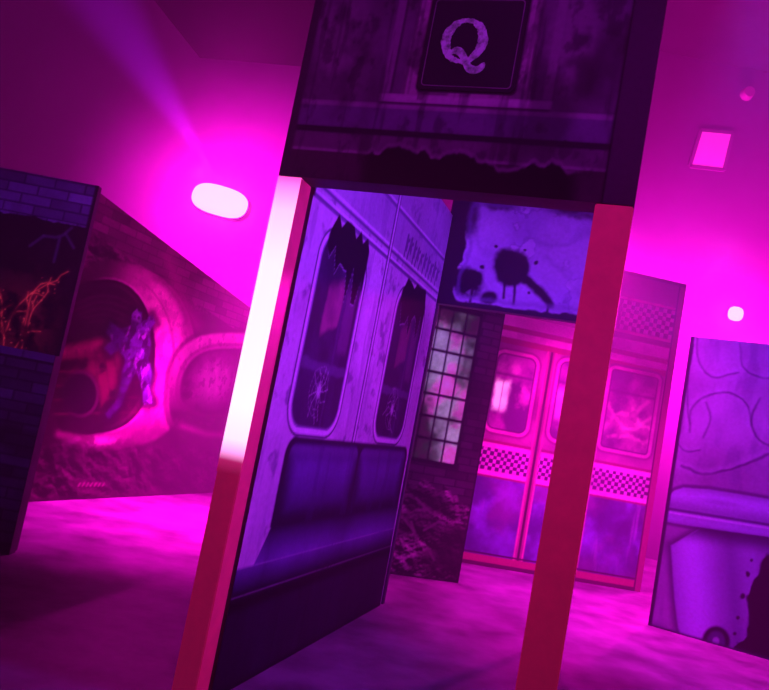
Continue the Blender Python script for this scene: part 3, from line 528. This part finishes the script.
# square light high on the back wall, flush with it
c4=[at_y(px,py,10.975) for px,py in ((701,130),(733,133),(724,170),(690,166))]
cc=sum(c4,Vector())/4
cl=thing('panel_light','dim square pink light panel high up at upper right','light',cc)
bm=bmesh.new(); vs=[bm.verts.new(p-cc) for p in c4]; f=bm.faces.new(vs); r=bmesh.ops.extrude_face_region(bm,geom=[f])
for v in r['geom']:
    if isinstance(v,bmesh.types.BMVert): v.co.y+=.025
link('diffuser',bm,emis('dim_diffuser',(1,.05,.65),.40),cl)
bm=bmesh.new()
for a,b_ in zip(c4,c4[1:]+c4[:1]):
    d=(b_-a).normalized(); n=Vector((-d.z,0,d.x))*.025
    q4=[a-cc+n,b_-cc+n,b_-cc-n,a-cc-n]; lo=[bm.verts.new(p+Vector((0,-.006,0))) for p in q4]; hi=[bm.verts.new(p+Vector((0,.025,0))) for p in q4]
    bm.faces.new(lo); bm.faces.new(hi)
    for i in range(4): bm.faces.new((lo[i],lo[(i+1)%4],hi[(i+1)%4],hi[i]))
link('frame',bm,M('fixture_frame',(.2,.14,.2),.5,.1),cl)
sp_=at_y(748,93,10.86)
sl=thing('spotlight','tiny round spotlight high up near the top right corner','spotlight',sp_)
bm=bmesh.new(); bmesh.ops.create_cone(bm,cap_ends=True,segments=20,radius1=.10,radius2=.08,depth=.12,matrix=Matrix.Rotation(math.pi/2,4,'X')); link('can',bm,M('can_paint',(.4,.25,.3),.4,.1),sl)
bm=bmesh.new(); box(bm,-.03,.03,.05,.14,-.03,.03); link('bracket',bm,HOUS,sl)
def slab(name,part,pix,z,zt_,mat,label,cat,rods=()):
    dk=[onz(*p,z) for p in pix]; cc=sum(dk,Vector())/4; e=thing(name,label,cat,cc)
    bm=bmesh.new(); lo=[bm.verts.new(p-cc) for p in dk]; hi=[bm.verts.new((p.x-cc.x,p.y-cc.y,zt_-z)) for p in dk]
    bm.faces.new(lo); bm.faces.new(hi)
    for i in range(4): bm.faces.new((lo[i],lo[(i+1)%4],hi[(i+1)%4],hi[i]))
    link(part,bm,mat,e)
    for t in rods:
        p=(dk[0]+dk[3])*.5*(1-t)+(dk[1]+dk[2])*.5*t-cc; bm=bmesh.new(); box(bm,p.x-.012,p.x+.012,p.y-.012,p.y+.012,zt_-z,CH-z); link('hanger_rod',bm,BLACK,e)
slab('air_duct','duct_box',((150,-5),(200,58),(320,68),(330,-5)),4.3,5.2,M('duct_black',(.01,.008,.012),.7),'black boxed duct hanging overhead left of the letter sign','duct',(.1,.5,.9))
# ---------------------------------------------------------------- lights
MG=(1,.003,.66); VI=(.28,.03,1)
def pl(loc,w,col,r=.05):
    d=bpy.data.lights.new('light','POINT'); d.energy=w; d.color=col; d.shadow_soft_size=r; o=bpy.data.objects.new('light',d); C.objects.link(o); o.location=loc
def ar(loc,tgt,w,col,size=.5,spread=180):
    d=bpy.data.lights.new('area_light','AREA'); d.energy=w; d.color=col; d.size=size; d.spread=math.radians(spread); o=bpy.data.objects.new('area_light',d); C.objects.link(o)
    o.location=loc; o.rotation_euler=(Vector(tgt)-Vector(loc)).to_track_quat('-Z','Y').to_euler()
def spot(loc,tgt,w,col,ang,blend=.6,r=.1):
    d=bpy.data.lights.new('spot_light','SPOT'); d.energy=w; d.color=col; d.spot_size=math.radians(ang); d.spot_blend=blend; d.shadow_soft_size=r; o=bpy.data.objects.new('spot_light',d); C.objects.link(o)
    o.location=loc; o.rotation_euler=(Vector(tgt)-Vector(loc)).to_track_quat('-Z','Y').to_euler()
LG=Vector((lpos.x,10.2,lpos.z))
pl((LG.x+.15,10.0,LG.z-.15),290,MG,.02)
spot((LG.x+.2,8.7,LG.z-.2),(LG.x+.25,11,LG.z-.2),3300,MG,106,1,.05)
# violet beam thrown up and to the left through the haze
bt=at_y(60,-70,9.0); spot((LG.x-.1,10.4,LG.z+.3),bt,8000,(.42,.004,1),26,1,.03)
pl((4.7,9.7,3.0),1350,MG,.15)  # unseen, added behind the panels for glow on the right wall
pl((2.9,9.9,3.3),450,MG,.1)  # second hidden point added for that wall glow
ar((-1.0,7.5,3.3),(-1.35,7.1,0),300,MG,.3,70)  # unseen area light added to brighten the floor by the mural
ar((1.62,6.7,3.6),(2.5,6.5,0),190,MG,.3,84)  # added out of sight to brighten the far floor at right
spot((1.35,2.78,2.1),(.05,4.0,1.5),205,VI,100,.6,.12)
spot((1.25,2.95,1.8),(.8,4.8,2.45),150,VI,44,.7,.1)  # added inside the portal to brighten the rear header
spot((1.7,3.9,4.2),(2.9,5.9,.8),760,VI,62,.7,.2)
spot((-.6,.4,3.0),(-2.3,4.6,1.4),190,VI,34,.8,.2)
spot((-.7,-1.6,2.2),(.1,3.0,1.95),220,(.8,.01,.75),46,.8,.2)
spot((1.3,-.2,2.9),(.15,2.95,2.55),120,VI,36,.8,.15)  # extra violet spot added to brighten the front header
wd=bpy.data.worlds.new('world'); S.world=wd; wd.use_nodes=True; nt=wd.node_tree; nt.nodes['Background'].inputs[0].default_value=(.3,0,.4,1); nt.nodes['Background'].inputs[1].default_value=.0
# thin stage haze filling the room
vs=nt.nodes.new('ShaderNodeVolumeScatter'); vs.inputs['Density'].default_value=.038; vs.inputs['Anisotropy'].default_value=.25
nt.links.new(vs.outputs[0],nt.nodes['World Output'].inputs['Volume'])
